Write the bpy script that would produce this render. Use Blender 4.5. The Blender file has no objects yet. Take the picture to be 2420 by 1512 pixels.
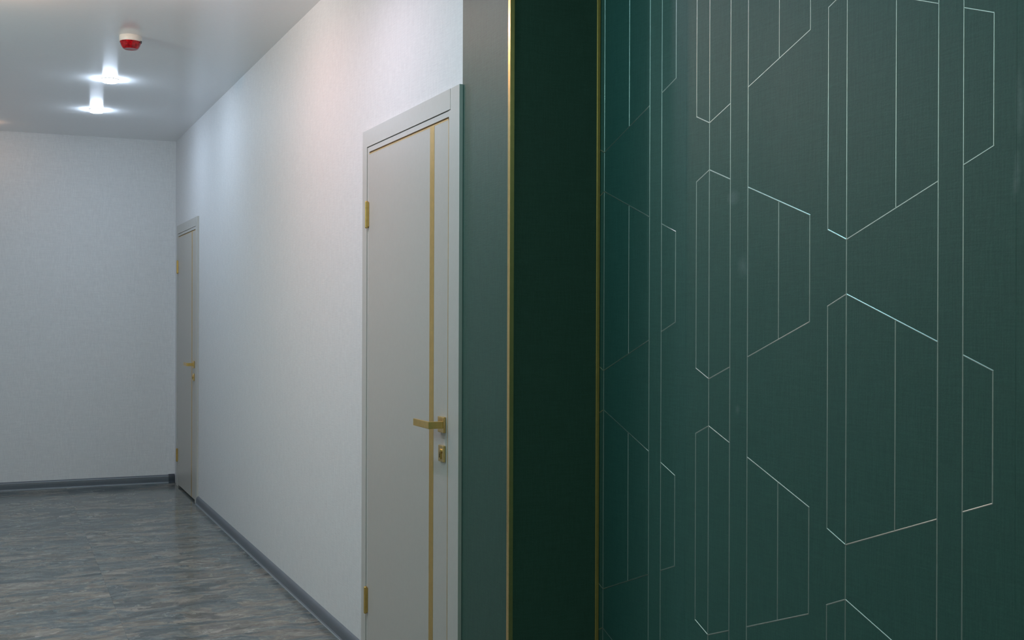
import bpy, bmesh, math, random
from mathutils import Vector, Matrix

# ------------------------------------------------------------------ camera
sc = bpy.context.scene
COL = sc.collection
F_PX, PSI, ROLL, PITCH, HC = 2732.4465, 0.41904, 0.00341, -0.00121, 1.35137


def make_camera():
    cp, sp = math.cos(PITCH), math.sin(PITCH)
    r0 = Vector((math.cos(PSI), -math.sin(PSI), 0))
    f0 = Vector((math.sin(PSI), math.cos(PSI), 0))
    z = Vector((0, 0, 1))
    fwd = f0 * cp + z * sp
    up = z * cp - f0 * sp
    right = r0 * math.cos(ROLL) + up * math.sin(ROLL)
    up2 = up * math.cos(ROLL) - r0 * math.sin(ROLL)
    cam = bpy.data.cameras.new('camera')
    cam.sensor_fit = 'HORIZONTAL'
    cam.sensor_width = 36.0
    cam.lens = F_PX / 2420 * 36.0
    cam.clip_start = 0.05
    o = bpy.data.objects.new('camera', cam)
    m = Matrix((right, up2, -fwd)).transposed().to_4x4()
    m.translation = Vector((0, 0, HC))
    o.matrix_world = m
    COL.objects.link(o)
    sc.camera = o


make_camera()

# ------------------------------------------------------------------ world, lights, exposure
w = bpy.data.worlds.new('world')
sc.world = w
w.use_nodes = True
w.node_tree.nodes['Background'].inputs[0].default_value = (0.5, 0.55, 0.6, 1)
w.node_tree.nodes['Background'].inputs[1].default_value = 0.0

sc.view_settings.view_transform = 'Standard'
sc.view_settings.look = 'None'
sc.view_settings.exposure = -0.05
sc.view_settings.gamma = 1.0
sc.view_settings.use_curve_mapping = False
sc.cycles.use_denoising = True
sc.cycles.max_bounces = 10
sc.cycles.diffuse_bounces = 6
sc.cycles.sample_clamp_indirect = 4.0

CEIL = 2.79394
# lamps guessed outside the frame, and unseen fills added to fit the light: kind, position, size, RGB power in watts
# (the spotlights in view give their light through their own glowing diffusers)
LAMPS = {
    'far_fill_left': ('POINT', (-0.75, 6.2, CEIL - 0.05), 0.035, (0.5, 2.0, 3.0)),  # added light without a known lamp, fitted to the corridor tones
    'mid_spot_warm': ('POINT', (0.62, 5.05, CEIL - 0.05), 0.035, (6.4, 5.2, 5.0)),
    'warm_spot_left': ('POINT', (-0.10, 5.35, CEIL - 0.06), 0.035, (15.0, 8.0, 4.8)),
    'mid_fill': ('AREA', (0.62, 5.0, CEIL - 0.03), 0.07, (2.6, 0.8, 0.8)),  # unseen reddish fill added beside the warm spot
    'door_downlight': ('AREA', (0.62, 4.0, CEIL - 0.03), 0.07, (8.4, 7.2, 8.6)),
    'strip_fill': ('AREA', (0.62, 2.9, CEIL - 0.03), 0.07, (1.9, 4.0, 4.8)),  # unseen fill added near the green strip
    'left_fill': ('POINT', (-1.0, 5.2, 2.4), 0.06, (20, 28, 27.5)),  # fill added for the ceiling and upper wall, no pendant is known
    'near_fill': ('POINT', (-0.4, 3.0, 2.4), 0.06, (4.5, 8.6, 8.8)),  # fill added at hanging height, no fixture is known here
    'entry_fill': ('POINT', (0.9, -0.8, CEIL - 0.05), 0.05, (25, 37, 28)),  # unseen fill added on the camera side for the patterned wall
}


def make_lamps():
    for k, (kind, p, size, rgb) in LAMPS.items():
        l = bpy.data.lights.new('lamp_' + k, kind)
        if kind == 'AREA':
            l.shape = 'DISK'
            l.size = size
            l.spread = math.radians(170)
        else:
            l.shadow_soft_size = size
        m = max(rgb)
        l.energy = m
        l.color = tuple(c / m for c in rgb)
        o = bpy.data.objects.new('lamp_' + k, l)
        o.location = p
        COL.objects.link(o)


make_lamps()

# ------------------------------------------------------------------ node helpers


class Mat:
    def __init__(self, name, base=(0.8, 0.8, 0.8), rough=0.5, metal=0.0, spec=0.5):
        self.m = bpy.data.materials.new(name)
        self.m.use_nodes = True
        self.nt = self.m.node_tree
        self.b = self.nt.nodes['Principled BSDF']
        self.b.inputs['Base Color'].default_value = (*base, 1)
        self.b.inputs['Roughness'].default_value = rough
        self.b.inputs['Metallic'].default_value = metal
        self.b.inputs['Specular IOR Level'].default_value = spec

    def n(self, t, **kw):
        nd = self.nt.nodes.new(t)
        for k, v in kw.items():
            setattr(nd, k, v)
        return nd

    def l(self, a, b):
        self.nt.links.new(a, b)

    def pos(self, scale=(1, 1, 1)):
        g = self.n('ShaderNodeNewGeometry')
        mp = self.n('ShaderNodeMapping')
        mp.inputs['Scale'].default_value = scale
        self.l(g.outputs['Position'], mp.inputs['Vector'])
        return mp.outputs['Vector']

    def noise(self, vec, scale, detail=3, rough=0.5, dist=0.0):
        nd = self.n('ShaderNodeTexNoise')
        nd.inputs['Scale'].default_value = scale
        nd.inputs['Detail'].default_value = detail
        nd.inputs['Roughness'].default_value = rough
        nd.inputs['Distortion'].default_value = dist
        self.l(vec, nd.inputs['Vector'])
        return nd.outputs['Fac']

    def ramp(self, fac, stops, interp='LINEAR'):
        r = self.n('ShaderNodeValToRGB')
        r.color_ramp.interpolation = interp
        el = r.color_ramp.elements
        while len(el) < len(stops):
            el.new(0.5)
        for e, (p, c) in zip(el, stops):
            e.position = p
            e.color = (*c, 1) if len(c) == 3 else c
        self.l(fac, r.inputs['Fac'])
        return r.outputs['Color']

    def math(self, op, a, b=None, clamp=False):
        nd = self.n('ShaderNodeMath', operation=op, use_clamp=clamp)
        for i, v in enumerate((a, b)):
            if v is None:
                continue
            if isinstance(v, (int, float)):
                nd.inputs[i].default_value = v
            else:
                self.l(v, nd.inputs[i])
        return nd.outputs[0]

    def mix(self, fac, a, b, mode='MIX'):
        nd = self.n('ShaderNodeMix', data_type='RGBA', blend_type=mode)
        for sock, v in ((0, fac), (6, a), (7, b)):
            if isinstance(v, (int, float)):
                nd.inputs[sock].default_value = v
            elif isinstance(v, tuple):
                nd.inputs[sock].default_value = (*v, 1)
            else:
                self.l(v, nd.inputs[sock])
        return nd.outputs[2]

    def bump(self, h, strength, dist=0.001):
        nd = self.n('ShaderNodeBump')
        nd.inputs['Strength'].default_value = strength
        nd.inputs['Distance'].default_value = dist
        self.l(h, nd.inputs['Height'])
        self.l(nd.outputs['Normal'], self.b.inputs['Normal'])


def linen(name, c0, c1, rough, spec, strength, stains=()):
    """woven vinyl wallpaper: fine horizontal and vertical threads"""
    M = Mat(name, c0, rough, 0, spec)
    v1 = M.noise(M.pos((260, 260, 18)), 1.0, 2)
    v2 = M.noise(M.pos((18, 18, 260)), 1.0, 2)
    sp = M.noise(M.pos((240, 240, 240)), 1.0, 2)
    th = M.math('ADD', M.math('MULTIPLY', v1, 0.40), M.math('MULTIPLY', v2, 0.30))
    th = M.math('ADD', th, M.math('MULTIPLY', sp, 0.30))
    col = M.ramp(th, [(0.36, c0), (0.64, c1)])
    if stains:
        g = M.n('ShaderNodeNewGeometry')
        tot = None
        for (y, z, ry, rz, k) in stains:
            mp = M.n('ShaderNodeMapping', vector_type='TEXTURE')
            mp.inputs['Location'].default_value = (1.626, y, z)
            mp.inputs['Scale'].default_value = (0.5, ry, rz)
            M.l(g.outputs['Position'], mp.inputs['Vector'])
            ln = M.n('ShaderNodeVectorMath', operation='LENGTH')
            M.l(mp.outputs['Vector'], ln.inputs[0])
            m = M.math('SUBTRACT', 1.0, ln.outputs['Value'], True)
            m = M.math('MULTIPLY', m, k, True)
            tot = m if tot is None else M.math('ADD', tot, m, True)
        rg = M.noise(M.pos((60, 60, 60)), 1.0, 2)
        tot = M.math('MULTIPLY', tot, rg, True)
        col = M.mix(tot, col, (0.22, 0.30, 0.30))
    M.l(col, M.b.inputs['Base Color'])
    M.bump(th, strength, 0.0006)
    return M.m


def floor_material():
    """glossy slate-print vinyl: streaks run across the corridor"""
    M = Mat('slate_vinyl', (0.1, 0.11, 0.11), 0.15, 0, 0.26)
    warp = M.noise(M.pos((2.5, 5, 1)), 1.0, 3)
    g = M.n('ShaderNodeNewGeometry')
    sep = M.n('ShaderNodeSeparateXYZ')
    M.l(g.outputs['Position'], sep.inputs[0])
    yw = M.math('ADD', sep.outputs['Y'], M.math('MULTIPLY', warp, 0.22))
    comb = M.n('ShaderNodeCombineXYZ')
    M.l(sep.outputs['X'], comb.inputs[0])
    M.l(yw, comb.inputs[1])
    # print blocks 0.50 x 0.28 m, alternate rows shifted
    br = M.n('ShaderNodeTexBrick', offset=0.0, squash=1.0)
    mpb = M.n('ShaderNodeMapping')
    mpb.inputs['Location'].default_value = (-0.506, 0.05, 0)
    M.l(g.outputs['Position'], mpb.inputs['Vector'])
    M.l(mpb.outputs['Vector'], br.inputs['Vector'])
    br.inputs['Scale'].default_value = 1.0
    br.inputs['Brick Width'].default_value = 0.91
    br.inputs['Row Height'].default_value = 0.28
    br.inputs['Mortar Size'].default_value = 0.0
    br.inputs['Color1'].default_value = (0, 0, 0, 1)
    br.inputs['Color2'].default_value = (1, 1, 1, 1)
    shift = M.n('ShaderNodeVectorMath', operation='MULTIPLY_ADD')
    M.l(br.outputs['Color'], shift.inputs[0])
    shift.inputs[1].default_value = (7.3, 3.1, 1.7)
    M.l(comb.outputs[0], shift.inputs[2])

    def st(scale, detail=4, r=0.6, d=0.0):
        mp = M.n('ShaderNodeMapping')
        mp.inputs['Scale'].default_value = scale
        M.l(shift.outputs[0], mp.inputs['Vector'])
        return M.noise(mp.outputs['Vector'], 1.0, detail, r, d)
    def cells(scale, warp_k, seed):
        """flaky slate facets: stretched Voronoi cells with ragged outlines"""
        mp = M.n('ShaderNodeMapping')
        mp.inputs['Scale'].default_value = scale
        mp.inputs['Location'].default_value = seed
        mp.inputs['Rotation'].default_value = (0, 0, 0.05)
        M.l(shift.outputs[0], mp.inputs['Vector'])
        ns = M.n('ShaderNodeTexNoise')
        ns.inputs['Scale'].default_value = 1.3
        ns.inputs['Detail'].default_value = 6
        ns.inputs['Roughness'].default_value = 0.7
        M.l(mp.outputs['Vector'], ns.inputs['Vector'])
        ma = M.n('ShaderNodeVectorMath', operation='MULTIPLY_ADD')
        M.l(ns.outputs['Color'], ma.inputs[0])
        ma.inputs[1].default_value = (warp_k, warp_k, 0)
        M.l(mp.outputs['Vector'], ma.inputs[2])
        vo = M.n('ShaderNodeTexVoronoi', voronoi_dimensions='2D', feature='F1')
        M.l(ma.outputs[0], vo.inputs['Vector'])
        vo.inputs['Scale'].default_value = 1.0
        ed = M.n('ShaderNodeTexVoronoi', voronoi_dimensions='2D', feature='DISTANCE_TO_EDGE')
        M.l(ma.outputs[0], ed.inputs['Vector'])
        ed.inputs['Scale'].default_value = 1.0
        sp = M.n('ShaderNodeSeparateColor')
        M.l(vo.outputs['Color'], sp.inputs[0])
        return sp.outputs[0], sp.outputs[1], ed.outputs['Distance']

    base = st((3.0, 6, 1), 7, 0.70, 1.4)
    c1, c1b, e1 = cells((3.6, 7.5, 1), 2.2, (0, 0, 0))
    c2, c2b, e2 = cells((8.5, 19, 1), 2.0, (5, 3, 0))
    t = M.math('ADD', M.math('MULTIPLY', base, 0.62), M.math('MULTIPLY', c1, 0.22))
    t = M.math('ADD', t, M.math('MULTIPLY', c2, 0.16))
    col = M.ramp(t, [(0.30, (0.066, 0.084, 0.094)), (0.42, (0.112, 0.138, 0.146)), (0.50, (0.150, 0.168, 0.165)),
                     (0.57, (0.182, 0.170, 0.146)), (0.68, (0.250, 0.240, 0.220))])
    fine = st((9, 21, 1), 8, 0.80, 1.0)
    col = M.mix(0.75, col, M.ramp(fine, [(0.30, (0.36, 0.38, 0.39)), (0.5, (1.0, 1.0, 1.0)), (0.68, (1.95, 1.90, 1.85))]), 'MULTIPLY')
    # pale chipped edges on some facets, dark pits on others
    m1 = M.math('MULTIPLY', M.ramp(e1, [(0.0, (1, 1, 1)), (0.07, (0, 0, 0))]), M.ramp(c1b, [(0.55, (0, 0, 0)), (0.75, (1, 1, 1))]))
    m2 = M.math('MULTIPLY', M.ramp(e2, [(0.02, (1, 1, 1)), (0.12, (0, 0, 0))]), M.ramp(c2b, [(0.70, (0, 0, 0)), (0.85, (1, 1, 1))]))
    pale = M.math('ADD', M.math('MULTIPLY', m1, 0.55), M.math('MULTIPLY', m2, 0.6), True)
    col = M.mix(M.math('MULTIPLY', pale, M.ramp(fine, [(0.4, (0, 0, 0)), (0.6, (1, 1, 1))])), col, (0.40, 0.41, 0.39))
    pit = M.math('MULTIPLY', M.ramp(c2b, [(0.10, (1, 1, 1)), (0.16, (0, 0, 0))]), 0.5)
    col = M.mix(pit, col, (0.050, 0.062, 0.066))
    M.l(col, M.b.inputs['Base Color'])
    M.bump(fine, 0.04, 0.001)
    return M.m


def plain(name, base, rough=0.5, metal=0.0, spec=0.5, bump=None, var=0.04):
    M = Mat(name, base, rough, metal, spec)
    f = M.noise(M.pos((60, 60, 60)), 1.0, 3)
    lo = tuple(c * (1 - var) for c in base)
    hi = tuple(min(1, c * (1 + var)) for c in base)
    M.l(M.ramp(f, [(0.3, lo), (0.7, hi)]), M.b.inputs['Base Color'])
    if bump:
        M.bump(M.noise(M.pos(bump[0]), 1.0, 3), bump[1], 0.0006)
    return M.m


MT = {}
MT['linen_white'] = linen('white_linen_wallpaper', (0.68, 0.68, 0.695), (0.80, 0.80, 0.81), 0.6, 0.25, 0.5)
MT['green_plain'] = linen('dark_green_wallpaper', (0.034, 0.082, 0.064), (0.046, 0.106, 0.084), 0.48, 0.30, 0.8)
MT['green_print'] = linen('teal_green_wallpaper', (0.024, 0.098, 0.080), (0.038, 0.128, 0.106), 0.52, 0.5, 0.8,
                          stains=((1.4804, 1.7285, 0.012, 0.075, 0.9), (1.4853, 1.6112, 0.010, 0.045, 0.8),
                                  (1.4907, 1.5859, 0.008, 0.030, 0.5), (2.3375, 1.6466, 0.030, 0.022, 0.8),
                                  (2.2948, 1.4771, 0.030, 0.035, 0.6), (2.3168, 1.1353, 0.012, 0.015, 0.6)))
MT['ceiling'] = plain('satin_stretch_ceiling', (0.88, 0.88, 0.89), 0.155, 0, 0.25, var=0.01)
MT['floor'] = floor_material()
MT['foil'] = plain('silver_foil', (0.46, 0.52, 0.48), 0.34, 0.85, 0.5, var=0.08)
MT['gold'] = plain('brushed_gold', (0.62, 0.41, 0.13), 0.33, 0.6, 0.5, bump=((30, 30, 400), 0.2), var=0.06)
MT['gold_light'] = plain('polished_gold', (0.82, 0.58, 0.25), 0.25, 0.9, 0.5, var=0.06)
MT['door'] = plain('grey_beige_enamel', (0.50, 0.475, 0.44), 0.38, 0, 0.45, bump=((500, 500, 8), 0.25), var=0.015)
MT['casing'] = plain('grey_beige_casing', (0.53, 0.515, 0.485), 0.38, 0, 0.45, var=0.015)
MT['dark'] = plain('dark_gap', (0.012, 0.010, 0.008), 0.8, 0, 0.1)
MT['plinth'] = plain('grey_plastic_skirting', (0.115, 0.133, 0.158), 0.34, 0, 0.5, var=0.03)
MT['plinth_lip'] = plain('pale_rubber_lip', (0.30, 0.335, 0.37), 0.4, 0, 0.5, var=0.03)
MT['plinth_dark'] = plain('dark_plastic_corner', (0.035, 0.045, 0.06), 0.4, 0, 0.5)
MT['white_plastic'] = plain('white_plastic', (0.76, 0.74, 0.70), 0.35, 0, 0.5, var=0.02)
MT['wall_plain'] = plain('pale_paint', (0.72, 0.72, 0.72), 0.6, 0, 0.3, var=0.01)


def red_lens():
    M = Mat('red_translucent_plastic', (0.62, 0.004, 0.012), 0.12, 0, 0.6)
    M.b.inputs['Transmission Weight'].default_value = 0.35
    M.b.inputs['IOR'].default_value = 1.45
    f = M.noise(M.pos((90, 90, 90)), 1.0, 2)
    M.l(M.ramp(f, [(0.35, (0.30, 0.002, 0.008)), (0.65, (0.75, 0.006, 0.016))]), M.b.inputs['Base Color'])
    return M.m


def glow(name, col, s):
    M = Mat(name, col, 0.4)
    M.b.inputs['Emission Color'].default_value = (*col, 1)
    M.b.inputs['Emission Strength'].default_value = s
    return M.m


MT['red'] = red_lens()
MT['glow_cool'] = glow('lit_cool_diffuser', (0.70, 0.86, 1.06), 300)
MT['glow_warm'] = glow('lit_warm_diffuser', (1.0, 0.62, 0.40), 32)

# ------------------------------------------------------------------ mesh helpers


def box(bm, lo, hi):
    vs = [bm.verts.new((x, y, z)) for x in (lo[0], hi[0]) for y in (lo[1], hi[1]) for z in (lo[2], hi[2])]
    for f in ((0, 1, 3, 2), (4, 6, 7, 5), (0, 4, 5, 1), (2, 3, 7, 6), (0, 2, 6, 4), (1, 5, 7, 3)):
        bm.faces.new([vs[i] for i in f])
    return vs


def lathe(bm, prof, seg=40):
    """prof: (r, z) from top to bottom, closed with caps"""
    rings = []
    for r, z in prof:
        rings.append([bm.verts.new((r * math.cos(2 * math.pi * i / seg), r * math.sin(2 * math.pi * i / seg), z)) for i in range(seg)])
    for a, b in zip(rings, rings[1:]):
        for i in range(seg):
            bm.faces.new((a[i], a[(i + 1) % seg], b[(i + 1) % seg], b[i]))
    bm.faces.new(rings[0][::-1])
    bm.faces.new(rings[-1])


def extrude_profile(bm, pts, a, b, place):
    """closed 2-D profile pts swept from a to b; place(t, u, v) -> xyz"""
    A = [bm.verts.new(place(a, u, v)) for u, v in pts]
    B = [bm.verts.new(place(b, u, v)) for u, v in pts]
    n = len(pts)
    for i in range(n):
        bm.faces.new((A[i], A[(i + 1) % n], B[(i + 1) % n], B[i]))
    bm.faces.new(A[::-1])
    bm.faces.new(B)


def link(name, bm, mat, parent=None, loc=None, bevel=0.0, smooth=False, seg=2):
    bmesh.ops.recalc_face_normals(bm, faces=bm.faces[:])
    if bevel:
        bmesh.ops.bevel(bm, geom=bm.edges[:], offset=bevel, segments=seg, profile=0.5, affect='EDGES')
    me = bpy.data.meshes.new(name)
    bm.to_mesh(me)
    bm.free()
    if smooth:
        for p in me.polygons:
            p.use_smooth = True
        try:
            me.set_sharp_from_angle(angle=math.radians(35))
        except Exception:
            pass
    me.materials.append(mat)
    o = bpy.data.objects.new(name, me)
    COL.objects.link(o)
    if parent:
        o.parent = parent
    if loc:
        o.location = loc
    return o


def bxo(name, lo, hi, mat, parent=None, bevel=0.0):
    bm = bmesh.new()
    box(bm, lo, hi)
    return link(name, bm, mat, parent, bevel=bevel)


def struct(o):
    o['kind'] = 'structure'
    return o


def thing(name, label, cat, loc=(0, 0, 0), group=None, kind=None):
    o = bpy.data.objects.new(name, None)
    o.empty_display_size = 0.1
    COL.objects.link(o)
    o.location = loc
    o['label'] = label
    o['category'] = cat
    if group:
        o['group'] = group
    if kind:
        o['kind'] = kind
    return o


# ------------------------------------------------------------------ dimensions
DC, DG = 1.3375, 1.6261          # corridor wall plane, patterned wall plane
S0 = 3.0161                      # return wall plane
YF, KF = 9.7932, -0.0149         # far wall
XL, YB = -1.75, -2.4             # unseen left and rear walls
TH = 0.14
YA1, YA2 = 3.3849, 8.5817        # near edges of the two door casings
DW = 1.0511                      # overall width of a door unit
DH = 2.0877

# ------------------------------------------------------------------ floor and ceiling


def build_floor():
    sub = struct(bxo('floor', (XL - TH, YB - TH, -0.12), (DG + TH, YF + 0.3, -0.004), MT['dark']))
    # two sheets of vinyl meeting at a butt seam that runs down the corridor
    bxo('vinyl_sheet', (XL - TH + .01, YB - TH + .01, -0.004), (0.5058, YF + 0.29, 0.0), MT['floor'], sub)
    bxo('vinyl_sheet', (0.5062, YB - TH + .01, -0.004), (DG + TH - .01, YF + 0.29, 0.0), MT['floor'], sub)


build_floor()
struct(bxo('ceiling', (XL - TH, YB - TH, CEIL), (DG + TH, YF + 0.3, CEIL + 0.1), MT['ceiling']))

# ------------------------------------------------------------------ walls


def wall_far():
    bm = bmesh.new()
    f = lambda x: YF + KF * (x - DC)
    xs = (XL - TH, DG + TH)
    vs = [bm.verts.new((x, f(x) + d, z)) for x in xs for d in (0, 0.12) for z in (0, CEIL)]
    for q in ((0, 1, 3, 2), (4, 6, 7, 5), (0, 4, 5, 1), (2, 3, 7, 6), (0, 2, 6, 4), (1, 5, 7, 3)):
        bm.faces.new([vs[i] for i in q])
    struct(link('wall_far', bm, MT['linen_white']))


wall_far()


def wall_right_far():
    """corridor wall with two door openings"""
    bm = bmesh.new()
    o = 0.055                      # casing overlaps the opening
    segs = [(S0 + 0.002, YA1 + o), (YA1 + DW - o, YA2 + o), (YA2 + DW - o, YF + 0.12)]
    for a, b in segs:
        box(bm, (DC, a, 0), (DC + TH, b, CEIL))
    for ya in (YA1, YA2):
        box(bm, (DC, ya + o, DH - o), (DC + TH, ya + DW - o, CEIL))
    w_ = struct(link('wall_right_far', bm, MT['linen_white']))
    # plain green wallpaper strip that wraps the end of the wall
    bxo('green_wallpaper_strip', (DC - 0.0015, S0, 0.0), (DC + 0.0005, YA1 + 0.002, CEIL), MT['green_plain'], w_)
    # near-black panels that stand for the shade in the rooms behind the doors
    bm = bmesh.new()
    for ya in (YA1, YA2):
        box(bm, (DC + TH + 0.0, ya - 0.02, -0.0), (DC + TH + 0.03, ya + DW + 0.02, DH + 0.02))
    link('backing_panel', bm, MT['dark'], w_)


wall_right_far()

# return wall facing the camera, papered plain dark green
rw = struct(bxo('wall_return', (DC, S0 + 0.002, 0), (DG + TH, S0 + TH, CEIL), MT['wall_plain']))
bxo('green_wallpaper_panel', (DC - 0.0008, S0 - 0.0005, 0), (DG, S0 + 0.003, CEIL), MT['green_plain'], rw)

# ------------------------------------------------------------------ patterned wall: strips of wallpaper 1.06 m wide with foil lines


def foil_segments(k):
    """lines of strip k as ((y, z), (y, z)) in wall coordinates"""
    y0 = 1.487 + 1.06 * k
    dy = 1.06 * k
    dz = 0.32 * k
    out = []
    gems = [(1.9285, 1.4049, 0.5255, 1.9882, 1.5375, (1.7834,), (1.6705, 1.6082)),
            (2.4405, 1.7247, 0.5225, 2.4988, 2.0486, (2.1590,), (2.3496, 2.2778))]
    for apex, ztop, hgt, yl, yr, inner, gap in gems:
        for y in (apex,) + gap:
            out.append(((y + dy, 0.0), (y + dy, CEIL)))
        t = lambda y: -0.368 * (apex - y) if y < apex else -0.415 * (y - apex)
        for n in range(-6, 7):
            zt = ztop + dz + 0.64 * n
            zb = zt - hgt
            if zb > CEIL or zt < 0:
                continue
            P = lambda y, top: (y + dy, (zt + t(y)) if top else (zb - t(y)))
            for y in (yl, yr) + inner:
                out.append((P(y, True), P(y, False)))
            g0, g1 = max(gap), min(gap)
            for top in (True, False):
                out.append((P(yl, top), P(apex, top)))
                out.append((P(apex, top), P(g0, top)))
                out.append((P(g1, top), P(yr, top)))
    return y0, y0 + 1.06, out


def clip(a, b, ya, yb, za, zb):
    t0, t1 = 0.0, 1.0
    dy, dz = b[0] - a[0], b[1] - a[1]
    for p, q in ((-dy, a[0] - ya), (dy, yb - a[0]), (-dz, a[1] - za), (dz, zb - a[1])):
        if abs(p) < 1e-12:
            if q < 0:
                return None
            continue
        r = q / p
        if p < 0:
            t0 = max(t0, r)
        else:
            t1 = min(t1, r)
    if t0 >= t1:
        return None
    return (a[0] + t0 * dy, a[1] + t0 * dz), (a[0] + t1 * dy, a[1] + t1 * dz)


def patterned_wall():
    w_ = struct(bxo('wall_right_near', (DG + 0.001, YB - TH, 0), (DG + TH, S0 + 0.002, CEIL), MT['wall_plain']))
    hw, hh = 0.0016, 0.0006
    for k in (-4, -3, -2, -1, 0, 1):
        y0, y1, segs = foil_segments(k)
        a, b = max(y0, YB), min(y1, S0 - 0.0005)
        if b <= a:
            continue
        s = bxo('wallpaper_strip', (DG, a + 0.0001, 0.0), (DG + 0.002, b - 0.0001, CEIL), MT['green_print'], w_, bevel=0.0002)
        bm = bmesh.new()
        for p, q in segs:
            c = clip(p, q, a + 0.002, b - 0.002, 0.005, CEIL - 0.005)
            if not c:
                continue
            (ya, za), (yb, zb) = c
            L = math.hypot(yb - ya, zb - za)
            if L < 0.004:
                continue
            uy, uz = (yb - ya) / L, (zb - za) / L
            ny, nz = -uz, uy
            if abs(uz) < 0.9:      # diagonals run into the middle of the uprights
                ya, za, yb, zb = ya - uy * .0012, za - uz * .0012, yb + uy * .0012, zb + uz * .0012
            vs = []
            for (y, z) in ((ya, za), (yb, zb)):
                for s_, h in ((-hw, 0), (-hw * .35, hh), (hw * .35, hh), (hw, 0)):
                    vs.append(bm.verts.new((DG - h, y + ny * s_, z + nz * s_)))
            for i in range(3):
                bm.faces.new((vs[i], vs[i + 1], vs[i + 5], vs[i + 4]))
            bm.faces.new((vs[3], vs[2], vs[1], vs[0]))
            bm.faces.new((vs[4], vs[5], vs[6], vs[7]))
            bm.faces.new((vs[0], vs[4], vs[7], vs[3]))
        link('foil_line_pattern', bm, MT['foil'], s)


patterned_wall()
struct(bxo('wall_left', (XL - TH, YB, 0), (XL, YF + 0.05, CEIL), MT['wall_plain']))
struct(bxo('wall_behind', (XL - TH, YB - TH, 0), (DG + TH, YB, CEIL), MT['wall_plain']))

# ------------------------------------------------------------------ gold trims on the corner
# outside corner: thin angle profile; its leg along the corridor and its leg on the return
bm = bmesh.new()
box(bm, (DC - 0.0035, S0 - 0.0035, 0), (DC + 0.0100, S0 - 0.0005, CEIL))
box(bm, (DC - 0.0035, S0 - 0.0005, 0), (DC - 0.0015, S0 + 0.0130, CEIL))
struct(link('trim_1', bm, MT['gold_light'], bevel=0.0005))
# inside corner: narrow flat gold bead on the return wall
bm = bmesh.new()
box(bm, (DG - 0.0125, S0 - 0.0045, 0), (DG - 0.0012, S0 - 0.0005, CEIL))
struct(link('trim_2', bm, MT['gold'], bevel=0.0012))

# ------------------------------------------------------------------ skirting
PROF = [(0, 0), (0.021, 0), (0.0205, 0.007), (0.0175, 0.010), (0.0165, 0.030), (0.0150, 0.041), (0.0115, 0.049), (0.0065, 0.054), (0, 0.056)]
LIP_LOW = [(0.0, 0.0), (0.0225, 0.0), (0.0222, 0.0035), (0.0205, 0.0055), (0, 0.0055)]
LIP_TOP = [(0.0, 0.0440), (0.0168, 0.0440), (0.0172, 0.0470), (0.0160, 0.0495), (0, 0.0500)]


def skirt(name, a, b, place, k=1.0, prof=PROF):
    bm = bmesh.new()
    extrude_profile(bm, [(u, v * k) for u, v in prof], a, b, place)
    o = struct(link(name, bm, MT['plinth'], smooth=True))
    for nm, pr in (('rubber_lip', LIP_LOW), ('top_lip', LIP_TOP)):
        if nm == 'top_lip' and k < 1.1:
            continue
        bm = bmesh.new()
        extrude_profile(bm, [(u * 1.01, v * k) for u, v in pr], a, b, place)
        link(nm, bm, MT['plinth_lip'], o)
    return o


place_r = lambda t, u, v: (DC - u, t, v)
place_f = lambda t, u, v: (t, YF + KF * (t - DC) - u, v)
bright = skirt('baseboard_right', YA1 + DW + 0.001, YA2 - 0.0005, place_r)
bfar = skirt('baseboard_far', XL, DC - 0.030, place_f, 1.16)
# moulded inner corner piece
bm = bmesh.new()
extrude_profile(bm, [(u * 1.22 + .001 if u else 0, v * 1.24) for u, v in PROF], DC - 0.052, DC - 0.004, place_f)
link('corner_piece', bm, MT['plinth_dark'], bfar)
skirt('baseboard_left', YB, YF, lambda t, u, v: (XL + u, t, v))

# ------------------------------------------------------------------ doors


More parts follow.
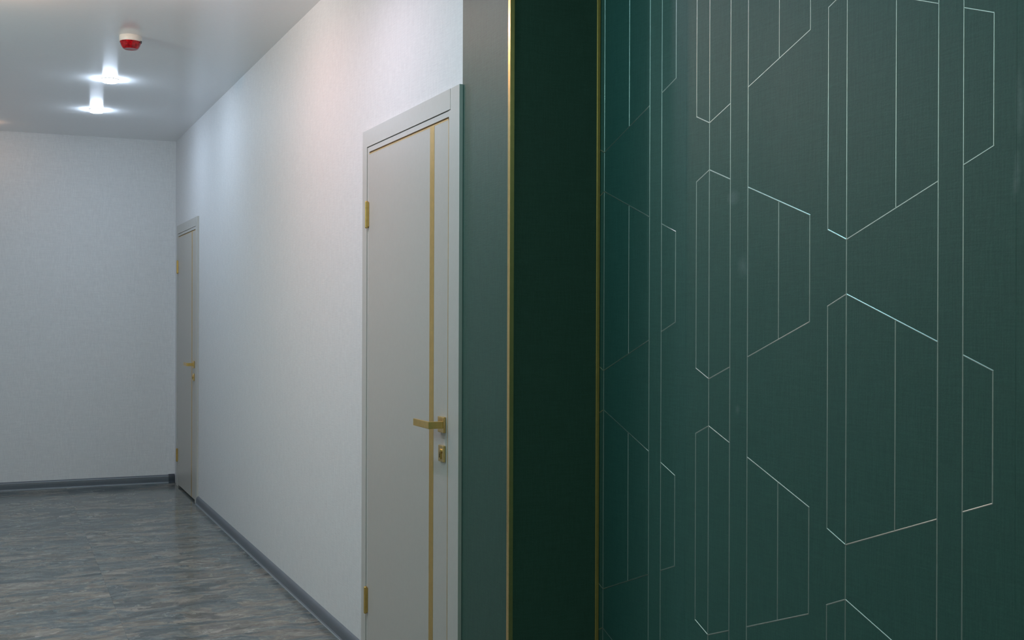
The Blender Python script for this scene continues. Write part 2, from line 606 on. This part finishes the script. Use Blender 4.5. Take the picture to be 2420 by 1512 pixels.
def door_parts(idx, ya, label):
    """door unit; local origin on the floor at the near edge of the casing, x = into the wall"""
    d = thing('door_%d' % idx, label, 'door', (DC, ya, 0), kind='structure')
    W, H = DW, DH
    cz = 0.013                      # how far the casing stands out of the wall
    # jamb lining, three sides, with the stop behind the leaf
    y0, y1, zt = 0.0955, 0.9695, 2.0005   # clear opening around the leaf
    bm = bmesh.new()
    box(bm, (-cz + .0025, y0 - 0.036, 0), (TH - .004, y0 - 0.0, zt))
    box(bm, (-cz + .0025, y1, 0), (TH - .004, y1 + 0.022, zt))
    box(bm, (-cz + .0025, y0 - 0.036, zt), (TH - .004, y1 + 0.022, zt + 0.018))
    box(bm, (0.034, y0 - .001, 0), (0.060, y0 + 0.016, zt))
    box(bm, (0.034, y1 - 0.016, 0), (0.060, y1 + .001, zt))
    box(bm, (0.034, y0, zt - 0.016), (0.060, y1, zt + .001))
    link('jamb', bm, MT['casing'], d)
    # casings: full-height uprights, head set between them
    bxo('side_casing', (-cz, 0.0, 0), (0.0, 0.0790, H), MT['casing'], d, 0.0009)
    bm = bmesh.new()
    box(bm, (-cz, y1 + 0.0245, 0), (0.0, W, H))
    link('side_casing', bm, MT['casing'], d, bevel=0.0002)
    bxo('head_casing', (-cz, 0.0812, 2.0215), (0.0, y1 + 0.0245, H), MT['casing'], d, 0.0002)
    bm = bmesh.new()                # narrow strip that closes the opening beside the latch
    box(bm, (-cz + .0008, 0.0790, 0), (-0.002, y0 - 0.0012, 2.0190))
    link('frame_strip', bm, MT['casing'], d)
    # leaf
    lf = -cz + 0.0015
    bm = bmesh.new()
    box(bm, (lf, y0 + 0.0045, 0.016), (lf + 0.042, y1 - 0.0035, 1.9905))
    leaf = link('leaf', bm, MT['door'], d, bevel=0.0008)
    bm = bmesh.new()
    box(bm, (lf - 0.0003, y0 + 0.0008, 0.016), (lf + 0.040, y0 + 0.0048, 1.9945))
    box(bm, (lf - 0.0003, y0 + 0.0008, 1.9900), (lf + 0.040, y1 - 0.0030, 1.9945))
    link('gold_edge_band', bm, MT['gold'], leaf)['label'] = 'thin gold edge band'
    bm = bmesh.new()
    box(bm, (lf - 0.0006, 0.2300, 0.016), (lf + 0.004, 0.2715, 1.9905))
    link('inlay_strip', bm, MT['gold'], leaf)['label'] = 'vertical gold inlay strip'
    # lever handle
    hy, hz = 0.1400, 1.0065
    bm = bmesh.new()
    box(bm, (lf - 0.0095, hy - 0.026, hz - 0.026), (lf, hy + 0.026, hz + 0.026))
    h = link('handle', bm, MT['gold_light'], d, bevel=0.0018)
    h['label'] = 'gold lever handle on a square rosette'
    bm = bmesh.new()
    px = lf - 0.0095
    out = px - 0.040
    # flat upright plate: neck out of the rosette, then along the leaf
    pts = [(px + .001, -0.021), (out + 0.002, -0.0215), (out - 0.008, -0.019), (out - 0.009, 0.128), (out - 0.0015, 0.128), (out + .0005, -0.008), (out + 0.006, -0.0065), (px + .001, -0.0065)]
    hz2 = 0.0115
    A = [bm.verts.new((u, hy + v, hz - hz2)) for u, v in pts]
    B = [bm.verts.new((u, hy + v, hz + hz2)) for u, v in pts]
    n = len(pts)
    for i in range(n):
        bm.faces.new((A[i], A[(i + 1) % n], B[(i + 1) % n], B[i]))
    bm.faces.new(A[::-1])
    bm.faces.new(B)
    link('lever', bm, MT['gold'], h, bevel=0.0010)
    # key escutcheon with a profile-cylinder slot
    ez = 0.9125
    bm = bmesh.new()
    box(bm, (lf - 0.0085, hy - 0.024, ez - 0.027), (lf, hy + 0.024, ez + 0.027))
    e = link('escutcheon', bm, MT['gold_light'], d, bevel=0.0022)
    e['label'] = 'gold key escutcheon'
    bm = bmesh.new()
    seg = 20
    ring = [(0.0085 * math.cos(2 * math.pi * i / seg), 0.0085 * math.sin(2 * math.pi * i / seg)) for i in range(seg)]
    extrude_profile(bm, ring, lf - 0.0125, lf - 0.008, lambda t, u, v: (t, hy + u, ez + 0.007 + v))
    box(bm, (lf - 0.0120, hy - 0.0050, ez - 0.018), (lf - 0.008, hy + 0.0050, ez + 0.004))
    link('lock_cylinder', bm, MT['gold_light'], e, smooth=True)
    bm = bmesh.new()
    box(bm, (lf - 0.0128, hy - 0.0012, ez - 0.013), (lf - 0.0118, hy + 0.0012, ez + 0.006))
    link('keyhole', bm, MT['dark'], e)
    # hinges: three knuckles on a pin with small ball ends
    for z0 in (0.196, 1.702):
        bm = bmesh.new()
        r = 0.0068
        pr = [(0.002, 0.1075), (0.0045, 0.1068), (r * .8, 0.1050), (r, 0.1035), (r, 0.0790), (r * .82, 0.0783), (r, 0.0776), (r, 0.0310), (r * .82, 0.0303), (r, 0.0296), (r, 0.0035), (r * .8, 0.0020), (0.0045, 0.0006), (0.002, 0.0)]
        lathe(bm, pr, 20)
        hg = link('hinge', bm, MT['gold'], d, (-cz - 0.0052, y1 + 0.0075, z0), smooth=True)
        bm = bmesh.new()
        box(bm, (0.001, -0.0098, 0.006), (0.0075, -0.0045, 0.101))
        link('hinge_leaf', bm, MT['gold'], hg)
    return d


door_parts(1, YA1, 'grey-beige door with a gold inlay strip beside the green wall')
door_parts(2, YA2, 'narrow-looking grey-beige door at the far corner of the corridor')

# ------------------------------------------------------------------ ceiling spotlights


def spotlight(x, y, warm, label, group):
    t = thing('ceiling_spotlight', label, 'ceiling light', (x, y, CEIL), group)
    bm = bmesh.new()
    lathe(bm, [(0.052, 0.0), (0.052, -0.0030), (0.050, -0.0045), (0.046, -0.0050)], 40)
    link('trim_ring', bm, MT['white_plastic'], t, smooth=True)
    bm = bmesh.new()
    lathe(bm, [(0.0425, -0.0048), (0.0425, -0.0150), (0.0410, -0.0185), (0.0360, -0.0210), (0.026, -0.0222)], 40)
    link('diffuser', bm, MT['glow_warm' if warm else 'glow_cool'], t, smooth=True)


spotlight(0.622, 7.397, False, 'lit cool white ceiling spotlight, the nearer one behind the red alarm', 'lit ceiling spotlights')
spotlight(0.628, 8.522, False, 'lit cool white ceiling spotlight closest to the far wall', 'lit ceiling spotlights')
spotlight(-0.060, 9.369, True, 'warm ceiling spotlight glowing at the left edge of the picture', 'lit ceiling spotlights')

# ------------------------------------------------------------------ fire alarm beacon
t = thing('alarm_beacon', 'white ceiling alarm beacon with a red translucent lens', 'alarm', (0.6225, 6.222, CEIL))
bm = bmesh.new()
lathe(bm, [(0.0545, 0.0), (0.0560, -0.003), (0.0565, -0.016), (0.0555, -0.026), (0.0535, -0.0295), (0.0500, -0.030)], 48)
b_ = link('base', bm, MT['white_plastic'], t, smooth=True)
bm = bmesh.new()
lathe(bm, [(0.0530, -0.0285), (0.0535, -0.0330), (0.0500, -0.0385), (0.0460, -0.050), (0.0405, -0.060), (0.0360, -0.0650), (0.0330, -0.0665), (0.0300, -0.0660)], 48)
link('red_lens', bm, MT['red'], t, smooth=True)
bm = bmesh.new()
lathe(bm, [(0.014, -0.0295), (0.014, -0.044), (0.010, -0.048)], 20)
link('flash_tube', bm, MT['dark'], t, smooth=True)
bm = bmesh.new()
box(bm, (0.046, -0.036, -0.040), (0.052, -0.028, -0.027))
link('locking_tab', bm, MT['plinth_dark'], t, bevel=0.001)
